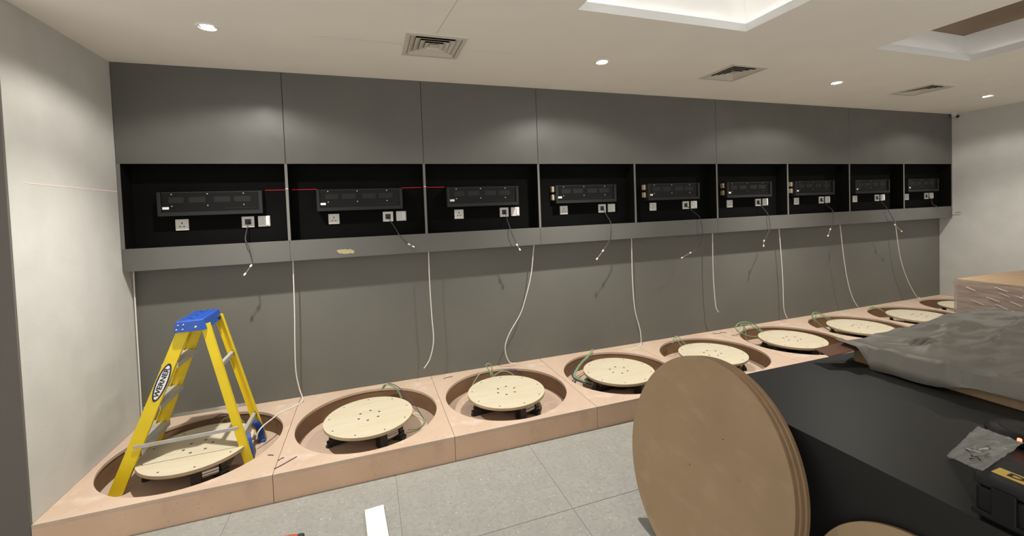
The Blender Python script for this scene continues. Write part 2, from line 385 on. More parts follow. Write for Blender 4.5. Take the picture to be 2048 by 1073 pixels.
# ================================================================== PLINTH UNITS AND TURNTABLES
def plinth(k):
    pl = thing('plinth_unit', 'MDF plinth unit with a round well, %s from the left wall' % ORD[k], 'plinth', (k + .5, WELL_Y, 0), 'plinth units along the wall')
    if k == 0:
        N = 96; x0, x1, y0, y1 = -.4985, .4985, YP - WELL_Y, .1345 - WELL_Y
        def outer(t):
            c, s = math.cos(t), math.sin(t); k1 = min((x1 if c > 0 else x0) / c if abs(c) > 1e-9 else 1e9, (y1 if s > 0 else y0) / s if abs(s) > 1e-9 else 1e9); return Vector((c * k1, s * k1, 0))
        angs = sorted([2 * math.pi * i / N for i in range(N)] + [math.atan2(y, x) % (2 * math.pi) for x in (x0, x1) for y in (y0, y1)])
        bm = new(); rings = []
        for z, f in ((HP, 0), (HP - .018, 0), (HP - .018, 1), (HP, 1)):
            rings.append([bm.verts.new((outer(t) if f == 0 else Vector((WELL_R * math.cos(t), WELL_R * math.sin(t), 0))) + Vector((0, 0, z))) for t in angs])
        n = len(angs)
        for a, b in ((0, 1), (1, 2), (2, 3), (3, 0)):
            for i in range(n): bm.faces.new((rings[a][i], rings[a][(i + 1) % n], rings[b][(i + 1) % n], rings[b][i]))
        obj('top_board', bm, 'mdf', pl, world=False)
        obj('front_board', bxm(x0, x1, y0, y0 + .018, .0, HP - .0185), 'mdf_front', pl, world=False)
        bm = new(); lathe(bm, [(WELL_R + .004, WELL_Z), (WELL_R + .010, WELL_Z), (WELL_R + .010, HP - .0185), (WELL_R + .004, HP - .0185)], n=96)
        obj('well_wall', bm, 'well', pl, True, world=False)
        obj('well_floor', bxm(x0, x1, y0 + .0185, y1, .0, WELL_Z), 'mdf', pl, world=False)
        plinth.src = pl
    else:
        for ch in plinth.src.children:
            c = ch.copy(); COL.objects.link(c); c.parent = pl
    return pl
for k in range(9): plinth(k)

TT_Z = .157
def turntable():
    t = thing('turntable', 'x', 'turntable', (.5, WELL_Y, WELL_Z), 'turntables in the plinth wells')
    z1 = TT_Z - WELL_Z; z0 = z1 - .020; R = .294
    dk = obj('plywood_disc', lathe(new(), [(.0005, z1), (R - .0012, z1), (R, z1 - .0012), (R - .0002, z1 - .0018), (.0005, z1 - .0018)], n=96), 'ply', t, True, world=False)
    obj('disc_edge', lathe(new(), [(.0005, z1 - .0019), (R - .0003, z1 - .0019), (R - .0003, z0), (.0005, z0)], n=96), 'ply_edge', dk, True, world=False)
    for i in range(6):
        a = math.radians(20 + 60 * i); obj('bolt', cyl(new(), (.073 * math.cos(a), .073 * math.sin(a), z1 - .001), (.073 * math.cos(a), .073 * math.sin(a), z1 + .0008), .0085, n=12), 'dark_hole', dk, world=False)
    for i in range(9):
        a = math.radians(8 + 40 * i); obj('screw', cyl(new(), (.262 * math.cos(a), .262 * math.sin(a), z1 - .001), (.262 * math.cos(a), .262 * math.sin(a), z1 + .0008), .0058, n=10), 'dark_hole', dk, world=False)
    obj('bearing_hub', lathe(new(), [(.0005, .01), (.085, .01), (.085, .03), (.05, .035), (.05, z0 - .02), (.10, z0 - .015), (.10, z0), (.0005, z0)], n=32), 'black', t, True, world=False)
    for a in (-172, -40, 50, 128):
        a = math.radians(a); d = Vector((math.cos(a), math.sin(a), 0)); s = Vector((-d.y, d.x, 0))
        br = new(); bar(br, d * .04 + Vector((0, 0, .020)), d * .275 + Vector((0, 0, .020)), .05, .020, side=s)
        loft(br, [[d * (.215 + e * .045) + s * f * .026 + Vector((0, 0, z)) for e, f in ((0, -1), (1, -1), (1, 1), (0, 1))] for z in (.012, .055)])
        loft(br, [[d * (.225 + e * .03) + s * f * .018 + Vector((0, 0, z)) for e, f in ((0, -1), (1, -1), (1, 1), (0, 1))] for z in (.055, z0 - .022)])
        ft = obj('support_arm', br, 'black', t, world=False)
        obj('roller', cyl(new(), d * .222 + Vector((0, 0, z0 - .018)), d * .262 + Vector((0, 0, z0 - .018)), .016, n=16), 'rubber', ft, True, world=False)
        obj('foot_pad', cyl(new(), d * .262 + Vector((0, 0, 0)), d * .262 + Vector((0, 0, .010)), .022, n=16), 'rubber', ft, True, world=False)
    a = math.radians(-66); d = Vector((math.cos(a), math.sin(a), 0)); s = Vector((-d.y, d.x, 0))
    mo = obj('motor', cyl(new(), d * .205 + s * .005 + Vector((0, 0, .062)), d * .205 + s * .085 + Vector((0, 0, .062)), .030, n=20), 'steel', t, True, world=False)
    g = new(); c = d * .205 - s * .022 + Vector((0, 0, 0)); loft(g, [[c + d * e * .034 + s * f * .026 + Vector((0, 0, z)) for e, f in ((-1, -1), (1, -1), (1, 1), (-1, 1))] for z in (.0, z0 - .004)]); bevel(g, .004, 1)
    obj('gearbox', g, 'black', mo, world=False)
    return t
tt = turntable()
TT_EXTRA = ['under the stepladder', 'with thin green and purple wires behind it', 'with arched green wire loops behind it', 'left of the leaning brown discs', 'partly hidden by the leaning brown discs', 'with a thick green wire coil at its left', 'with a green wire bundle at its left', 'cut off by the grey plastic sheet', 'farthest away beside the film wrapped boxes']
tt['label'] = 'round plywood turntable ' + TT_EXTRA[0]
tt.rotation_euler.z = math.radians(-4)
for k in range(1, 9):
    o = dup(tt, (k + .5, WELL_Y, WELL_Z), 'round plywood turntable ' + TT_EXTRA[k]); o.rotation_euler.z = math.radians([0, 3, -6, 0, 5, -3, 4, -5, 2][k])

# ================================================================== WHAT IS IN THE NICHES
def display(k, tabs):
    t = thing('digital_display', 'long black four window digital display in the %s niche from the left' % ORD[k], 'display', (k + .19, .14, 1.587), 'digital displays in the niches')
    W_, Hh, y0 = .635, .166, -.085
    bm = new(); box(bm, 0, .020, y0, -.0005, 0, Hh); box(bm, W_ - .022, W_, y0, -.0005, 0, Hh); box(bm, .020, W_ - .022, y0 + .012, -.0005, Hh - .007, Hh); box(bm, .020, W_ - .022, y0, -.0005, 0, .026)
    fr = obj('housing', bm, 'display_frame', t, world=False)
    pn = obj('front_panel', bxm(.0205, W_ - .0225, y0 + .012, y0 + .016, .0265, Hh - .0075), 'display_glass', t, world=False)
    for a, b in ((.062, .150), (.180, .280), (.330, .430), (.455, .558)):
        obj('digit_window', bxm(a, b, y0 + .0105, y0 + .0118, .090, .130), 'display_win', pn, world=False)
    for x in (.080, .292, .515):
        for z in (.068, .150): obj('screw', cyl(new(), (x, y0 + .0095, z), (x, y0 + .0119, z), .0042, n=8), 'steel', pn, world=False)
    obj('sticker', bxm(.024, .062, y0 + .011, y0 + .0118, .046, .063), 'white_print', pn, world=False, label='small white sticker')
    bm = new()
    for i in range(5): box(bm, .385 + i * .042, .385 + i * .042 + .036, y0 + .0108, y0 + .0118, .044, .047)
    obj('printed_line', bm, 'display_frame', pn, world=False)
    if tabs:
        for z in (.030, .105): obj('terminal_block', bevel(bxm(-.024, -.002, -.052, -.010, z, z + .052), .004, 1), 'tan', t, world=False, label='tan terminal block')
    return t
d_plain = display(0, False)
for k in (1, 2, 7, 8): dup(d_plain, (k + .19, .14, 1.587), 'long black four window digital display in the %s niche from the left' % ORD[k])
d_tabs = display(3, True)
for k in (4, 5, 6): dup(d_tabs, (k + .19, .14, 1.587), 'long black four window digital display in the %s niche from the left' % ORD[k])

S = .040
def socket(k):
    t = thing('power_socket', 'white single power socket in the %s niche from the left' % ORD[k], 'socket', (k + .30, .14, 1.523), 'power sockets in the niches')
    pl = obj('faceplate', bevel(bxm(-S, S, -.010, -.0005, -S, S), .003, 2), 'white_plastic', t, world=False)
    for x, z, w, h in ((0, .012, .003, .007), (-.012, -.012, .006, .003), (.012, -.012, .006, .003)):
        obj('pin_slot', bxm(x - w, x + w, -.0108, -.0098, z - h, z + h), 'black', pl, world=False)
    obj('rocker', bevel(bxm(.016, .028, -.0135, -.0098, .014, .028), .001, 1), 'white_plastic', pl, world=False)
    return t
def dataplate(k):
    t = thing('data_outlet', 'white square data outlet frame with open black centre in the %s niche' % ORD[k], 'outlet', (k + .71, .14, 1.526), 'data outlets in the niches')
    bm = new(); q = .021
    box(bm, -S, S, -.010, -.0005, q, S); box(bm, -S, S, -.010, -.0005, -S, -q); box(bm, -S, -q, -.010, -.0005, -q, q); box(bm, q, S, -.010, -.0005, -q, q)
    obj('frame', bm, 'white_plastic', t, world=False); obj('open_back', bxm(-q, q, -.002, -.0005, -q, q), 'black', t, world=False)
    return t
def spur(k):
    t = thing('switched_spur', 'white switch plate at the right end of the %s niche' % ORD[k], 'switch', (k + .815, .14, 1.527), 'switch plates in the niches')
    pl = obj('faceplate', bevel(bxm(-S, S, -.010, -.0005, -S, S), .003, 2), 'white_plastic', t, world=False)
    obj('rocker', bevel(bxm(.008, .034, -.016, -.0098, -.032, .032), .002, 1), 'white_print', pl, world=False)
    obj('fuse_holder', bevel(bxm(-.026, -.006, -.0125, -.0098, -.018, .018), .001, 1), 'white_plastic', pl, world=False)
    return t
for fn, x, z, txt in ((socket, .30, 1.523, 'white single power socket in the %s niche from the left'), (dataplate, .71, 1.526, 'white square data outlet frame with open black centre in the %s niche'), (spur, .815, 1.527, 'white switch plate at the right end of the %s niche')):
    src = fn(0)
    for k in range(1, 9): dup(src, (k + x, .14, z), txt % ORD[k])

# ---- dark data leads that hang out of the outlets, with white plugs
LEADS = [[(0.722, -0.02, 1.401), (0.744, -0.03, 1.346), (0.761, -0.03, 1.238), (0.75, -0.03, 1.214)], [(1.785, -0.02, 1.375), (1.83, -0.03, 1.318), (1.868, -0.03, 1.291)],
         [(2.709, -0.02, 1.385), (2.734, -0.03, 1.306), (2.776, -0.03, 1.217)], [(3.705, -0.02, 1.39), (3.694, -0.03, 1.276), (3.67, -0.03, 1.207), (3.598, -0.03, 1.118)],
         [(4.752, -0.02, 1.385), (4.768, -0.03, 1.229), (4.72, -0.03, 1.094), (4.618, -0.03, 1.045)], [(5.674, -0.02, 1.385), (5.686, -0.03, 1.251), (5.625, -0.03, 1.145), (5.595, -0.03, 1.087)],
         [(6.681, -0.02, 1.385), (6.663, -0.03, 1.262), (6.62, -0.03, 1.188)], [(7.633, -0.02, 1.39), (7.735, -0.03, 1.245), (7.772, -0.03, 1.169)], [(8.60, 0.01, 1.41), (8.625, -0.02, 1.385), (8.648, -0.03, 1.35)]]
PLUGS = [[(0.751, -0.033, 1.214), (0.711, -0.035, 1.157)], [(1.853, -0.033, 1.3), (1.886, -0.035, 1.280)], [(2.761, -0.033, 1.24), (2.785, -0.035, 1.198)], [(3.606, -0.033, 1.132), (3.54, -0.035, 1.062)],
         [(4.607, -0.033, 1.046), (4.501, -0.035, 1.003)], [(5.59, -0.033, 1.109), (5.581, -0.035, 1.055)], [(6.613, -0.033, 1.183), (6.57, -0.035, 1.11)], [(7.754, -0.033, 1.182), (7.877, -0.035, 1.095)], None]
for k, P_ in enumerate(LEADS):
    t = thing('data_lead', 'dark data lead hanging out of the %s niche over the shelf edge' % ORD[k], 'cable', (k + .71, 0, ZB), 'dark data leads')
    x0 = k + .71
    pts = [(x0, .138, 1.522), (x0 + .004, .11, 1.508), ((x0 + P_[0][0]) / 2, .05, (1.50 + P_[0][2]) / 2 + .012)] + P_
    obj('lead', tube(new(), pts, .0032, 6), 'grey_cable', t, True)
    if PLUGS[k]:
        a, b = map(Vector, PLUGS[k]); d = (b - a).normalized()
        obj('core', tube(new(), [a, b], .0018, 5), 'tan', t, True)
        for p in (a, b): obj('plug', bevel(bar(new(), p - d * .010, p + d * .010, .011, .011), .0015, 1), 'white_print', t)

# ---- white cables that drop from the shelf down the lower board
WHITE = [[(0.018, 0.1, 1.224), (0.016, 0.1, 1.172), (0.014, 0.1, 0.881), (0.013, 0.1, 0.532), (0.012, 0.1, 0.323), (0.012, 0.1, 0.17)],
 [(1.006, 0.06, 1.224), (0.999, 0.06, 0.851), (0.988, 0.06, 0.548), (0.987, 0.06, 0.376), (1.002, 0.06, 0.259), (1.022, 0.05, 0.182), (1.021, 0.02, 0.158), (0.969, -0.048, 0.157), (0.898, -0.109, 0.157), (0.865, -0.19, 0.158), (0.825, -0.265, 0.152), (0.8, -0.3, 0.13), (0.79, -0.31, 0.09)],
 [(2.016, 0.06, 1.224), (2.014, 0.06, 0.989), (2.019, 0.06, 0.716), (2.026, 0.06, 0.484), (1.995, 0.06, 0.341), (1.955, 0.06, 0.276), (1.938, 0.06, 0.257)],
 [(2.957, 0.06, 1.224), (2.918, 0.06, 0.954), (2.852, 0.06, 0.734), (2.799, 0.06, 0.605), (2.699, 0.06, 0.46), (2.653, 0.06, 0.355), (2.654, 0.06, 0.265), (2.689, 0.06, 0.189), (2.745, 0.06, 0.176)],
 [(3.984, 0.06, 1.224), (3.982, 0.06, 0.814), (4.001, 0.06, 0.516), (4.053, 0.06, 0.31), (4.06, 0.06, 0.175), (4.017, 0.03, 0.157), (3.956, -0.003, 0.157), (3.88, -0.016, 0.157)],
 [(4.983, 0.06, 1.224), (4.979, 0.06, 0.832), (4.992, 0.06, 0.565), (5.008, 0.06, 0.43), (5.04, 0.06, 0.373)],
 [(5.928, 0.06, 1.224), (5.969, 0.06, 0.696), (5.976, 0.06, 0.352), (6.004, 0.06, 0.235), (6.034, 0.06, 0.191)],
 [(6.915, 0.06, 1.224), (6.977, 0.06, 0.793), (7.05, 0.06, 0.482), (7.135, 0.06, 0.289), (7.214, 0.06, 0.194)],
 [(7.916, 0.06, 1.224), (7.931, 0.06, 1.185), (7.971, 0.06, 0.965), (8.018, 0.06, 0.762), (8.091, 0.06, 0.575), (8.213, 0.06, 0.368), (8.354, 0.06, 0.198), (8.417, 0.06, 0.183)]]
WL = ['thin white cable running down the corner of the left wall', 'white cable hanging beside the ladder and running into the first well', 'white cable hanging above the gap of the second and third plinth units', 'white cable sweeping left and curling at its end, above the third plinth unit',
      'white cable hanging above the fourth plinth unit, its end on the MDF', 'short white cable ending above the gap of the fifth and sixth plinth units', 'white cable hanging straight down above the seventh plinth unit', 'white cable curving right above the eighth plinth unit', 'rightmost white cable curving to the ninth plinth unit']
for p, lb in zip(WHITE, WL):
    tag(obj('hanging_cable', tube(new(), p, .0042, 8), 'white_cable', None, True), lb, 'cable', 'white cables hanging from the shelf')

# ---- loops of green and purple wire at the turntables
WIRES = {0: ('green and purple wires behind the turntable under the stepladder', [('g', [(.50, -.07, .05), (0.508, -0.05, 0.120), (0.555, -0.035, 0.159), (0.615, -0.03, 0.140), (0.663, -0.05, 0.095), (.67, -.06, .04)]), ('p', [(.40, -.04, .06), (0.426, -0.02, 0.131), (0.488, -0.015, 0.168), (0.55, -0.02, 0.172), (.60, -.03, .12), (.61, -.04, .04)])]),
 1: ('thin green and purple wires behind the second turntable', [('g', [(1.60, -.01, .165), (1.623, -0.02, 0.205), (1.697, -0.03, 0.166), (1.736, -0.04, 0.087), (1.73, -.06, .04)]), ('g', [(1.59, .0, .165), (1.64, -.01, .198), (1.71, -.03, .16), (1.745, -.04, .08)]), ('p', [(1.60, .0, .165), (1.66, -0.02, 0.205), (1.75, -0.10, 0.165), (1.84, -0.25, 0.07), (1.88, -.36, .024)]), ('g', [(1.76, -.22, .05), (1.84, -.26, .055), (1.88, -.37, .03), (1.82, -.47, .03), (1.75, -.48, .04)])]),
 2: ('arched green and purple wire loops behind the third turntable', [('g', [(2.30, -.12, .03), (2.306, -0.08, 0.09), (2.355, -0.05, 0.148), (2.408, -0.03, 0.178), (2.473, -0.02, 0.167), (2.51, -0.03, 0.125), (2.52, -.05, .06)]), ('g', [(2.50, -.05, .06), (2.492, -0.03, 0.124), (2.462, -0.02, 0.203), (2.446, -0.02, 0.231), (2.47, -0.02, 0.242), (2.496, -0.02, 0.214), (2.500, -0.02, 0.150), (2.505, -.04, .06)]), ('g', [(2.515, -.05, .06), (2.519, -0.02, 0.124), (2.56, -0.02, 0.15), (2.606, -0.02, 0.154), (2.659, -0.02, 0.132), (2.693, -0.03, 0.1), (2.70, -.05, .05)]), ('p', [(2.55, -.02, .10), (2.588, -0.01, 0.152), (2.668, -0.02, 0.158), (2.736, -0.02, 0.133), (2.789, -0.03, 0.076), (2.80, -.05, .03)]), ('p', [(2.56, -.02, .09), (2.60, -0.01, 0.140), (2.668, -0.02, 0.148), (2.720, -0.02, 0.125), (2.765, -0.03, 0.070), (2.78, -.05, .03)])]),
 3: ('green and purple wire bundle bent round the left of the fourth turntable', [('g', [(3.5, 0.02, 0.19), (3.471, -0.011, 0.215), (3.39, -0.071, 0.185), (3.301, -0.122, 0.16), (3.225, -0.175, 0.13), (3.17, -0.237, 0.11), (3.17, -0.281, 0.1), (3.2, -0.345, 0.095), (3.25, -0.37, 0.08)]), ('g', [(3.5, 0.03, 0.185), (3.483, -0.007, 0.209), (3.402, -0.067, 0.179), (3.313, -0.118, 0.154), (3.237, -0.171, 0.124), (3.182, -0.233, 0.104), (3.182, -0.277, 0.094), (3.212, -0.341, 0.089), (3.262, -0.366, 0.074)]), ('g', [(3.49, 0.0, 0.18), (3.38, -0.075, 0.181), (3.291, -0.126, 0.156), (3.215, -0.179, 0.126), (3.16, -0.241, 0.106), (3.16, -0.285, 0.096), (3.19, -0.349, 0.091), (3.24, -0.374, 0.076)]), ('p', [(3.466, -0.003, 0.12), (3.373, -0.043, 0.13), (3.26, -0.113, 0.13), (3.174, -0.191, 0.11), (3.153, -0.26, 0.095), (3.185, -0.341, 0.085), (3.25, -0.38, 0.07)]), ('p', [(3.458, -0.009, 0.116), (3.365, -0.049, 0.126), (3.252, -0.119, 0.126), (3.166, -0.197, 0.106), (3.145, -0.266, 0.091), (3.177, -0.347, 0.081), (3.242, -0.386, 0.066)]), ('p', [(3.474, 0.001, 0.11), (3.381, -0.039, 0.12), (3.268, -0.109, 0.12), (3.182, -0.187, 0.1), (3.161, -0.256, 0.085), (3.193, -0.337, 0.075), (3.258, -0.376, 0.06)])]),
 4: ('two short green wires rising behind the fifth turntable', [('g', [(4.36, -.02, .158), (4.40, -.015, .20), (4.429, -0.02, 0.218), (4.465, -0.04, 0.18), (4.506, -0.07, 0.115), (4.52, -.09, .06)]), ('g', [(4.37, -.03, .157), (4.395, -.02, .20), (4.411, -0.02, 0.212), (4.427, -0.04, 0.167), (4.457, -0.06, 0.11), (4.47, -.08, .05)])]),
 5: ('tangled pale green wire coil left of the sixth turntable', [('g', [(5.13, -.13, .165), (5.1, -0.1, 0.245), (5.175, -0.1, 0.285), (5.29, -0.1, 0.268), (5.403, -0.12, 0.196), (5.45, -0.14, 0.14), (5.46, -.16, .06)]), ('g', [(5.12, -.1, .26), (5.1, -0.1, 0.234), (5.172, -0.1, 0.178), (5.273, -0.12, 0.133), (5.377, -0.15, 0.12), (5.42, -.17, .07)]), ('g', [(5.20, -.09, .16), (5.225, -0.1, 0.24), (5.276, -0.1, 0.252), (5.379, -0.1, 0.231), (5.426, -0.12, 0.15), (5.44, -.14, .06)]), ('g', [(5.16, -.1, .27), (5.234, -0.1, 0.207), (5.222, -0.11, 0.124), (5.25, -.14, .05)]), ('g', [(5.14, -.11, .22), (5.19, -.10, .262), (5.30, -.11, .24), (5.42, -.13, .16)]), ('p', [(5.20, -.16, .10), (5.25, -.2, .05), (5.30, -.26, .03), (5.36, -.28, .05)])]),
 6: ('looped pale green wire bundle left of the seventh turntable', [('g', [(6.23, -.11, .158), (6.202, -0.1, 0.245), (6.259, -0.1, 0.269), (6.361, -0.1, 0.235), (6.481, -0.13, 0.150), (6.49, -.15, .08)]), ('g', [(6.23, -.1, .262), (6.202, -0.1, 0.235), (6.242, -0.11, 0.175), (6.303, -0.14, 0.117), (6.39, -0.18, 0.062), (6.44, -.2, .04)]), ('g', [(6.24, -.1, .255), (6.215, -0.1, 0.225), (6.255, -0.11, 0.165), (6.315, -0.14, 0.107), (6.40, -0.18, 0.055)]), ('g', [(6.26, -.1, .175), (6.27, -.1, .24), (6.33, -.1, .235), (6.42, -.12, .17), (6.45, -.14, .09)])]),
 7: ('two green wires dipping into the eighth well', [('g', [(7.28, -.01, .158), (7.32, -.01, .185), (7.355, -0.02, 0.195), (7.465, -0.05, 0.150), (7.552, -0.09, 0.067), (7.56, -.11, .04)]), ('g', [(7.29, -.02, .158), (7.335, -.015, .18), (7.37, -0.03, 0.185), (7.47, -0.06, 0.135), (7.54, -0.10, 0.05)])])}
for k, (lb, ws) in WIRES.items():
    t = thing('wire_bundle', lb, 'wires', (k + .5, -.05, HP), 'wire bundles at the turntables')
    for c, p in ws: obj('green_wire' if c == 'g' else 'purple_wire', tube(new(), p, .0042 if c == 'g' else .0032, 6), 'green_wire' if c == 'g' else 'purple_wire', t, True)

# ---- cut wire ends lying on the plinths
OFF = [([(0.998, -0.855), (1.039, -0.823), (1.099, -0.768)], 'long purple wire offcut lying near the seam of the first two plinth units'), ([(1.002, -0.773), (1.015, -0.757), (1.03, -0.75)], 'short bent purple wire offcut above the long one near the first seam'),
       ([(0.934, -0.684), (0.95, -.69), (0.966, -0.699)], 'tiny dark wire offcut on the right edge of the first plinth unit'), ([(4.956, 0.06), (5.02, .03), (5.059, 0.05), (5.10, 0.02)], 'dark wire scraps lying in front of the wall left of the sixth well'), ([(2.09, .03), (2.14, .045), (2.17, .04)], 'thin brown wire scrap on the back of the third plinth unit')]
for p, lb in OFF:
    tag(obj('wire_offcut', tube(new(), [(x, y, HP + .0028) for x, y in p], .0025, 5), 'purple_wire', None, True), lb, 'wire', 'wire offcuts on the plinths')

# ---- masking tape on the shelf edge
bm = new(); N = 14
top = []; bot = []
for i in range(N + 1):
    f = i / N; x = 1.316 + .124 * f
    e = .006 * noise.noise((f * 7, 0, 3)); g = .006 * noise.noise((f * 6, 5, 1))
    hw = .017 * (.45 + .55 * min(1, min(f, 1 - f) * 5))
    top.append(bm.verts.new((x, -.0022 - .002 * abs(noise.noise((f * 9, 1, 1))), 1.274 + hw + e - .006 * f))); bot.append(bm.verts.new((x + .004, -.0022, 1.274 - hw + g - .006 * f)))
for i in range(N): bm.faces.new((top[i], top[i + 1], bot[i + 1], bot[i]))
bmesh.ops.solidify(bm, geom=list(bm.faces), thickness=.0015)
tag(obj('masking_tape', bm, 'tape'), 'torn scrap of cream masking tape stuck on the grey shelf edge', 'tape')

# ---- red laser light painted as glowing strips on wall, niche backs, divider edges
ll = thing('laser_line', 'thin red laser level line painted as glowing strips across the left wall and first niches', 'laser line', (1.2, .13, 1.758))
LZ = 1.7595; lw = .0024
obj('glow_strip', bxm(.0003, .0012, -.80, -.004, LZ - .0022, LZ + .0012), 'laser_pale', ll, label='pale pink glowing strip painting the laser line on the white wall')
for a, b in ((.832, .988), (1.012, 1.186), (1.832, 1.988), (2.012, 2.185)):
    obj('glow_strip', bxm(a, b, .1388, .1396, LZ - lw / 2, LZ + lw / 2), 'laser', ll)
for k in (1, 2): obj('glow_strip', bxm(k - .009, k + .009, -.0012, -.0003, LZ - .002, LZ + .002), 'laser_pale', ll)

# ---- corner camera and the wire stub on the right wall
t = thing('security_camera', 'small white bracket camera with black lens in the far ceiling corner', 'camera', (8.955, -.035, H))
obj('mount', lathe(new(), [(.0005, 0), (.030, 0), (.030, -.010), (.012, -.016), (.0005, -.016)], n=20), 'white_plastic', t, True, world=False)
obj('arm', tube(new(), [(0, 0, -.012), (0, -.004, -.030), (-.002, -.012, -.036)], .008, 8), 'white_plastic', t, True, world=False)
hd = obj('camera_head', cyl(new(), (-.002, .0, -.030), (-.02, -.050, -.050), .024, n=18), 'white_plastic', t, True, world=False)
obj('lens', cyl(new(), (-.0195, -.0485, -.0494), (-.0225, -.057, -.0528), .021, n=18), 'black', hd, True, world=False)
t = thing('wire_stub', 'thin wire stub with white tip poking out by the far right wall', 'wire', (8.975, -.01, 1.292))
obj('wire', tube(new(), [(0, .008, 0), (0, -.03, .001), (.004, -.085, 0)], .0035, 6), 'grey_cable', t, True, world=False)
obj('tip', cyl(new(), (0, .0, 0), (0, -.028, .001), .0045, n=8), 'white_plastic', t, True, world=False)

# ================================================================== STEPLADDER
lad = thing('stepladder', 'yellow fibreglass stepladder with blue top standing in the first well', 'ladder', (.47, -.34, WELL_Z))
Zf, Zc = WELL_Z + .001, .905
# front rails: C channels, web on the outer side
def rail(yb, yt, s):
    pb, pt = Vector((.140, yb, Zf)), Vector((.487, yt, Zc)); w0, w1 = .072, .066
    bm = new()
    for (p, q) in ((pb, pt),):
        d = (q - p).normalized(); ax = Vector((1, 0, 0)); ax = Vector((d.z, 0, -d.x)).normalized()
        sy = Vector((0, s, 0)); t = .005; fl = .028
        def prof(o, w):
            # horizontal section so that the rail stands flat on the floor
            h = w / 2
            return [o + Vector((-h, 0, 0)), o + Vector((h, 0, 0)), o + Vector((h, 0, 0)) + sy * fl, o + Vector((h - t, 0, 0)) + sy * fl, o + Vector((h - t, 0, 0)) + sy * t, o + Vector((-h + t, 0, 0)) + sy * t, o + Vector((-h + t, 0, 0)) + sy * fl, o + Vector((-h, 0, 0)) + sy * fl]
        loft(bm, [prof(p, w0), prof(q, w1)])
    return bm
obj('front_rail', rail(-.545, -.480, 1), 'yellow', lad); obj('front_rail', rail(-.135, -.195, -1), 'yellow', lad)
def fx(z): return .140 + (.487 - .140) * (z - Zf) / (Zc - Zf)
def fy(z, n): a, b = ((-.545, -.480), (-.135, -.195))[n]; return a + (b - a) * (z - Zf) / (Zc - Zf)
def rear(yb, yt, s):
    bm = new(); p, q = Vector((.800, yb, Zf)), Vector((.590, yt, .925)); sy = Vector((0, s, 0)); t = .005
    def prof(o, w=.046, fl=.026):
        h = w / 2
        return [o + Vector((-h, 0, 0)), o + Vector((h, 0, 0)), o + Vector((h, 0, 0)) + sy * fl, o + Vector((h - t, 0, 0)) + sy * fl, o + Vector((h - t, 0, 0)) + sy * t, o + Vector((-h + t, 0, 0)) + sy * t, o + Vector((-h + t, 0, 0)) + sy * fl, o + Vector((-h, 0, 0)) + sy * fl]
    return loft(bm, [prof(p), prof(q)])
obj('rear_rail', rear(-.525, -.470, 1), 'yellow', lad); obj('rear_rail', rear(-.160, -.205, -1), 'yellow', lad)
def rx(z): return .800 - .210 * (z - Zf) / (.925 - Zf)
def ry(z, n): a, b = ((-.525, -.470), (-.160, -.205))[n]; return a + (b - a) * (z - Zf) / (.925 - Zf)
for z in (.712, .482, .250):
    bm = new(); x = fx(z)
    box(bm, x - .040, x + .040, fy(z, 0) + .006, fy(z, 1) - .006, z - .004, z); box(bm, x - .040, x - .036, fy(z, 0) + .006, fy(z, 1) - .006, z - .030, z - .004); box(bm, x + .036, x + .040, fy(z, 0) + .006, fy(z, 1) - .006, z - .030, z - .004)
    st = obj('tread', bm, 'alu', lad)
    for i in range(5): obj('grip_ridge', bxm(x - .032 + i * .016 - .002, x - .032 + i * .016 + .002, fy(z, 0) + .012, fy(z, 1) - .012, z, z + .0018), 'alu', st)
for z in (.652, .206):
    obj('rear_rung', bevel(bar(new(), (rx(z), ry(z, 0) + .004, z), (rx(z), ry(z, 1) - .004, z), .030, .024, side=(0, 0, 1)), .003, 1), 'alu', lad)
for n in (0, 1):
    yy = (-.004, .004)[n]
    obj('spreader_bar', bevel(bar(new(), (fx(.268) - .004, fy(.27, n) + yy * 1.5, .272), (rx(.272) + .006, ry(.27, n) + yy * 1.5 - (.008 if n == 0 else -.008), .277), .004, .022, side=(0, 1, 0)), .0015, 1), 'alu', lad)
# blue top cap with ribs, rivets and a hinge pin
bm = new()
def cr(x0, x1, y0, y1, z, c): return [Vector(p) for p in ((x0, y0 + c * .3, z), (x0 + c * .3, y0, z), (x1 - c, y0, z), (x1, y0 + c, z), (x1, y1 - c, z), (x1 - c, y1, z), (x0 + c * .3, y1, z), (x0, y1 - c * .3, z))]
loft(bm, [cr(.442, .604, -.502, -.172, .893, .022), cr(.452, .590, -.494, -.182, .952, .018), cr(.457, .584, -.489, -.187, .957, .016)])
cap = obj('top_cap', bm, 'blue', lad)
for x in (.470, .492, .530, .560):
    obj('cap_rib', bevel(bxm(x - .004, x + .004, -.478, -.200, .9565, .9605), .001, 1), 'blue', cap)
for y in (-.43, -.34, -.25): obj('tool_hole', cyl(new(), (.511, y, .9565), (.511, y, .9582), .011, n=14), 'navy', cap)
for x, z, r in ((.466, .934, .006), (.492, .934, .006), (.458, .908, .006), (.489, .908, .006), (.553, .914, .0085)):
    rv = obj('rivet', lathe(bmesh.new(), [(.0005, .004), (r * .7, .003), (r, 0), (.0005, 0)], n=14), 'steel', cap, True, world=False)
    yo = -.502 + (z - .893) / .059 * .008
    off = Vector(lad.location) + Vector(cap.location); rv.location = Vector((x, yo + .0005, z)) - off; rv.rotation_euler = (math.radians(90), 0, 0)
obj('hinge_pin', cyl(new(), (.600, -.25, .912), (.612, -.25, .912), .010, n=14), 'black', cap, True)
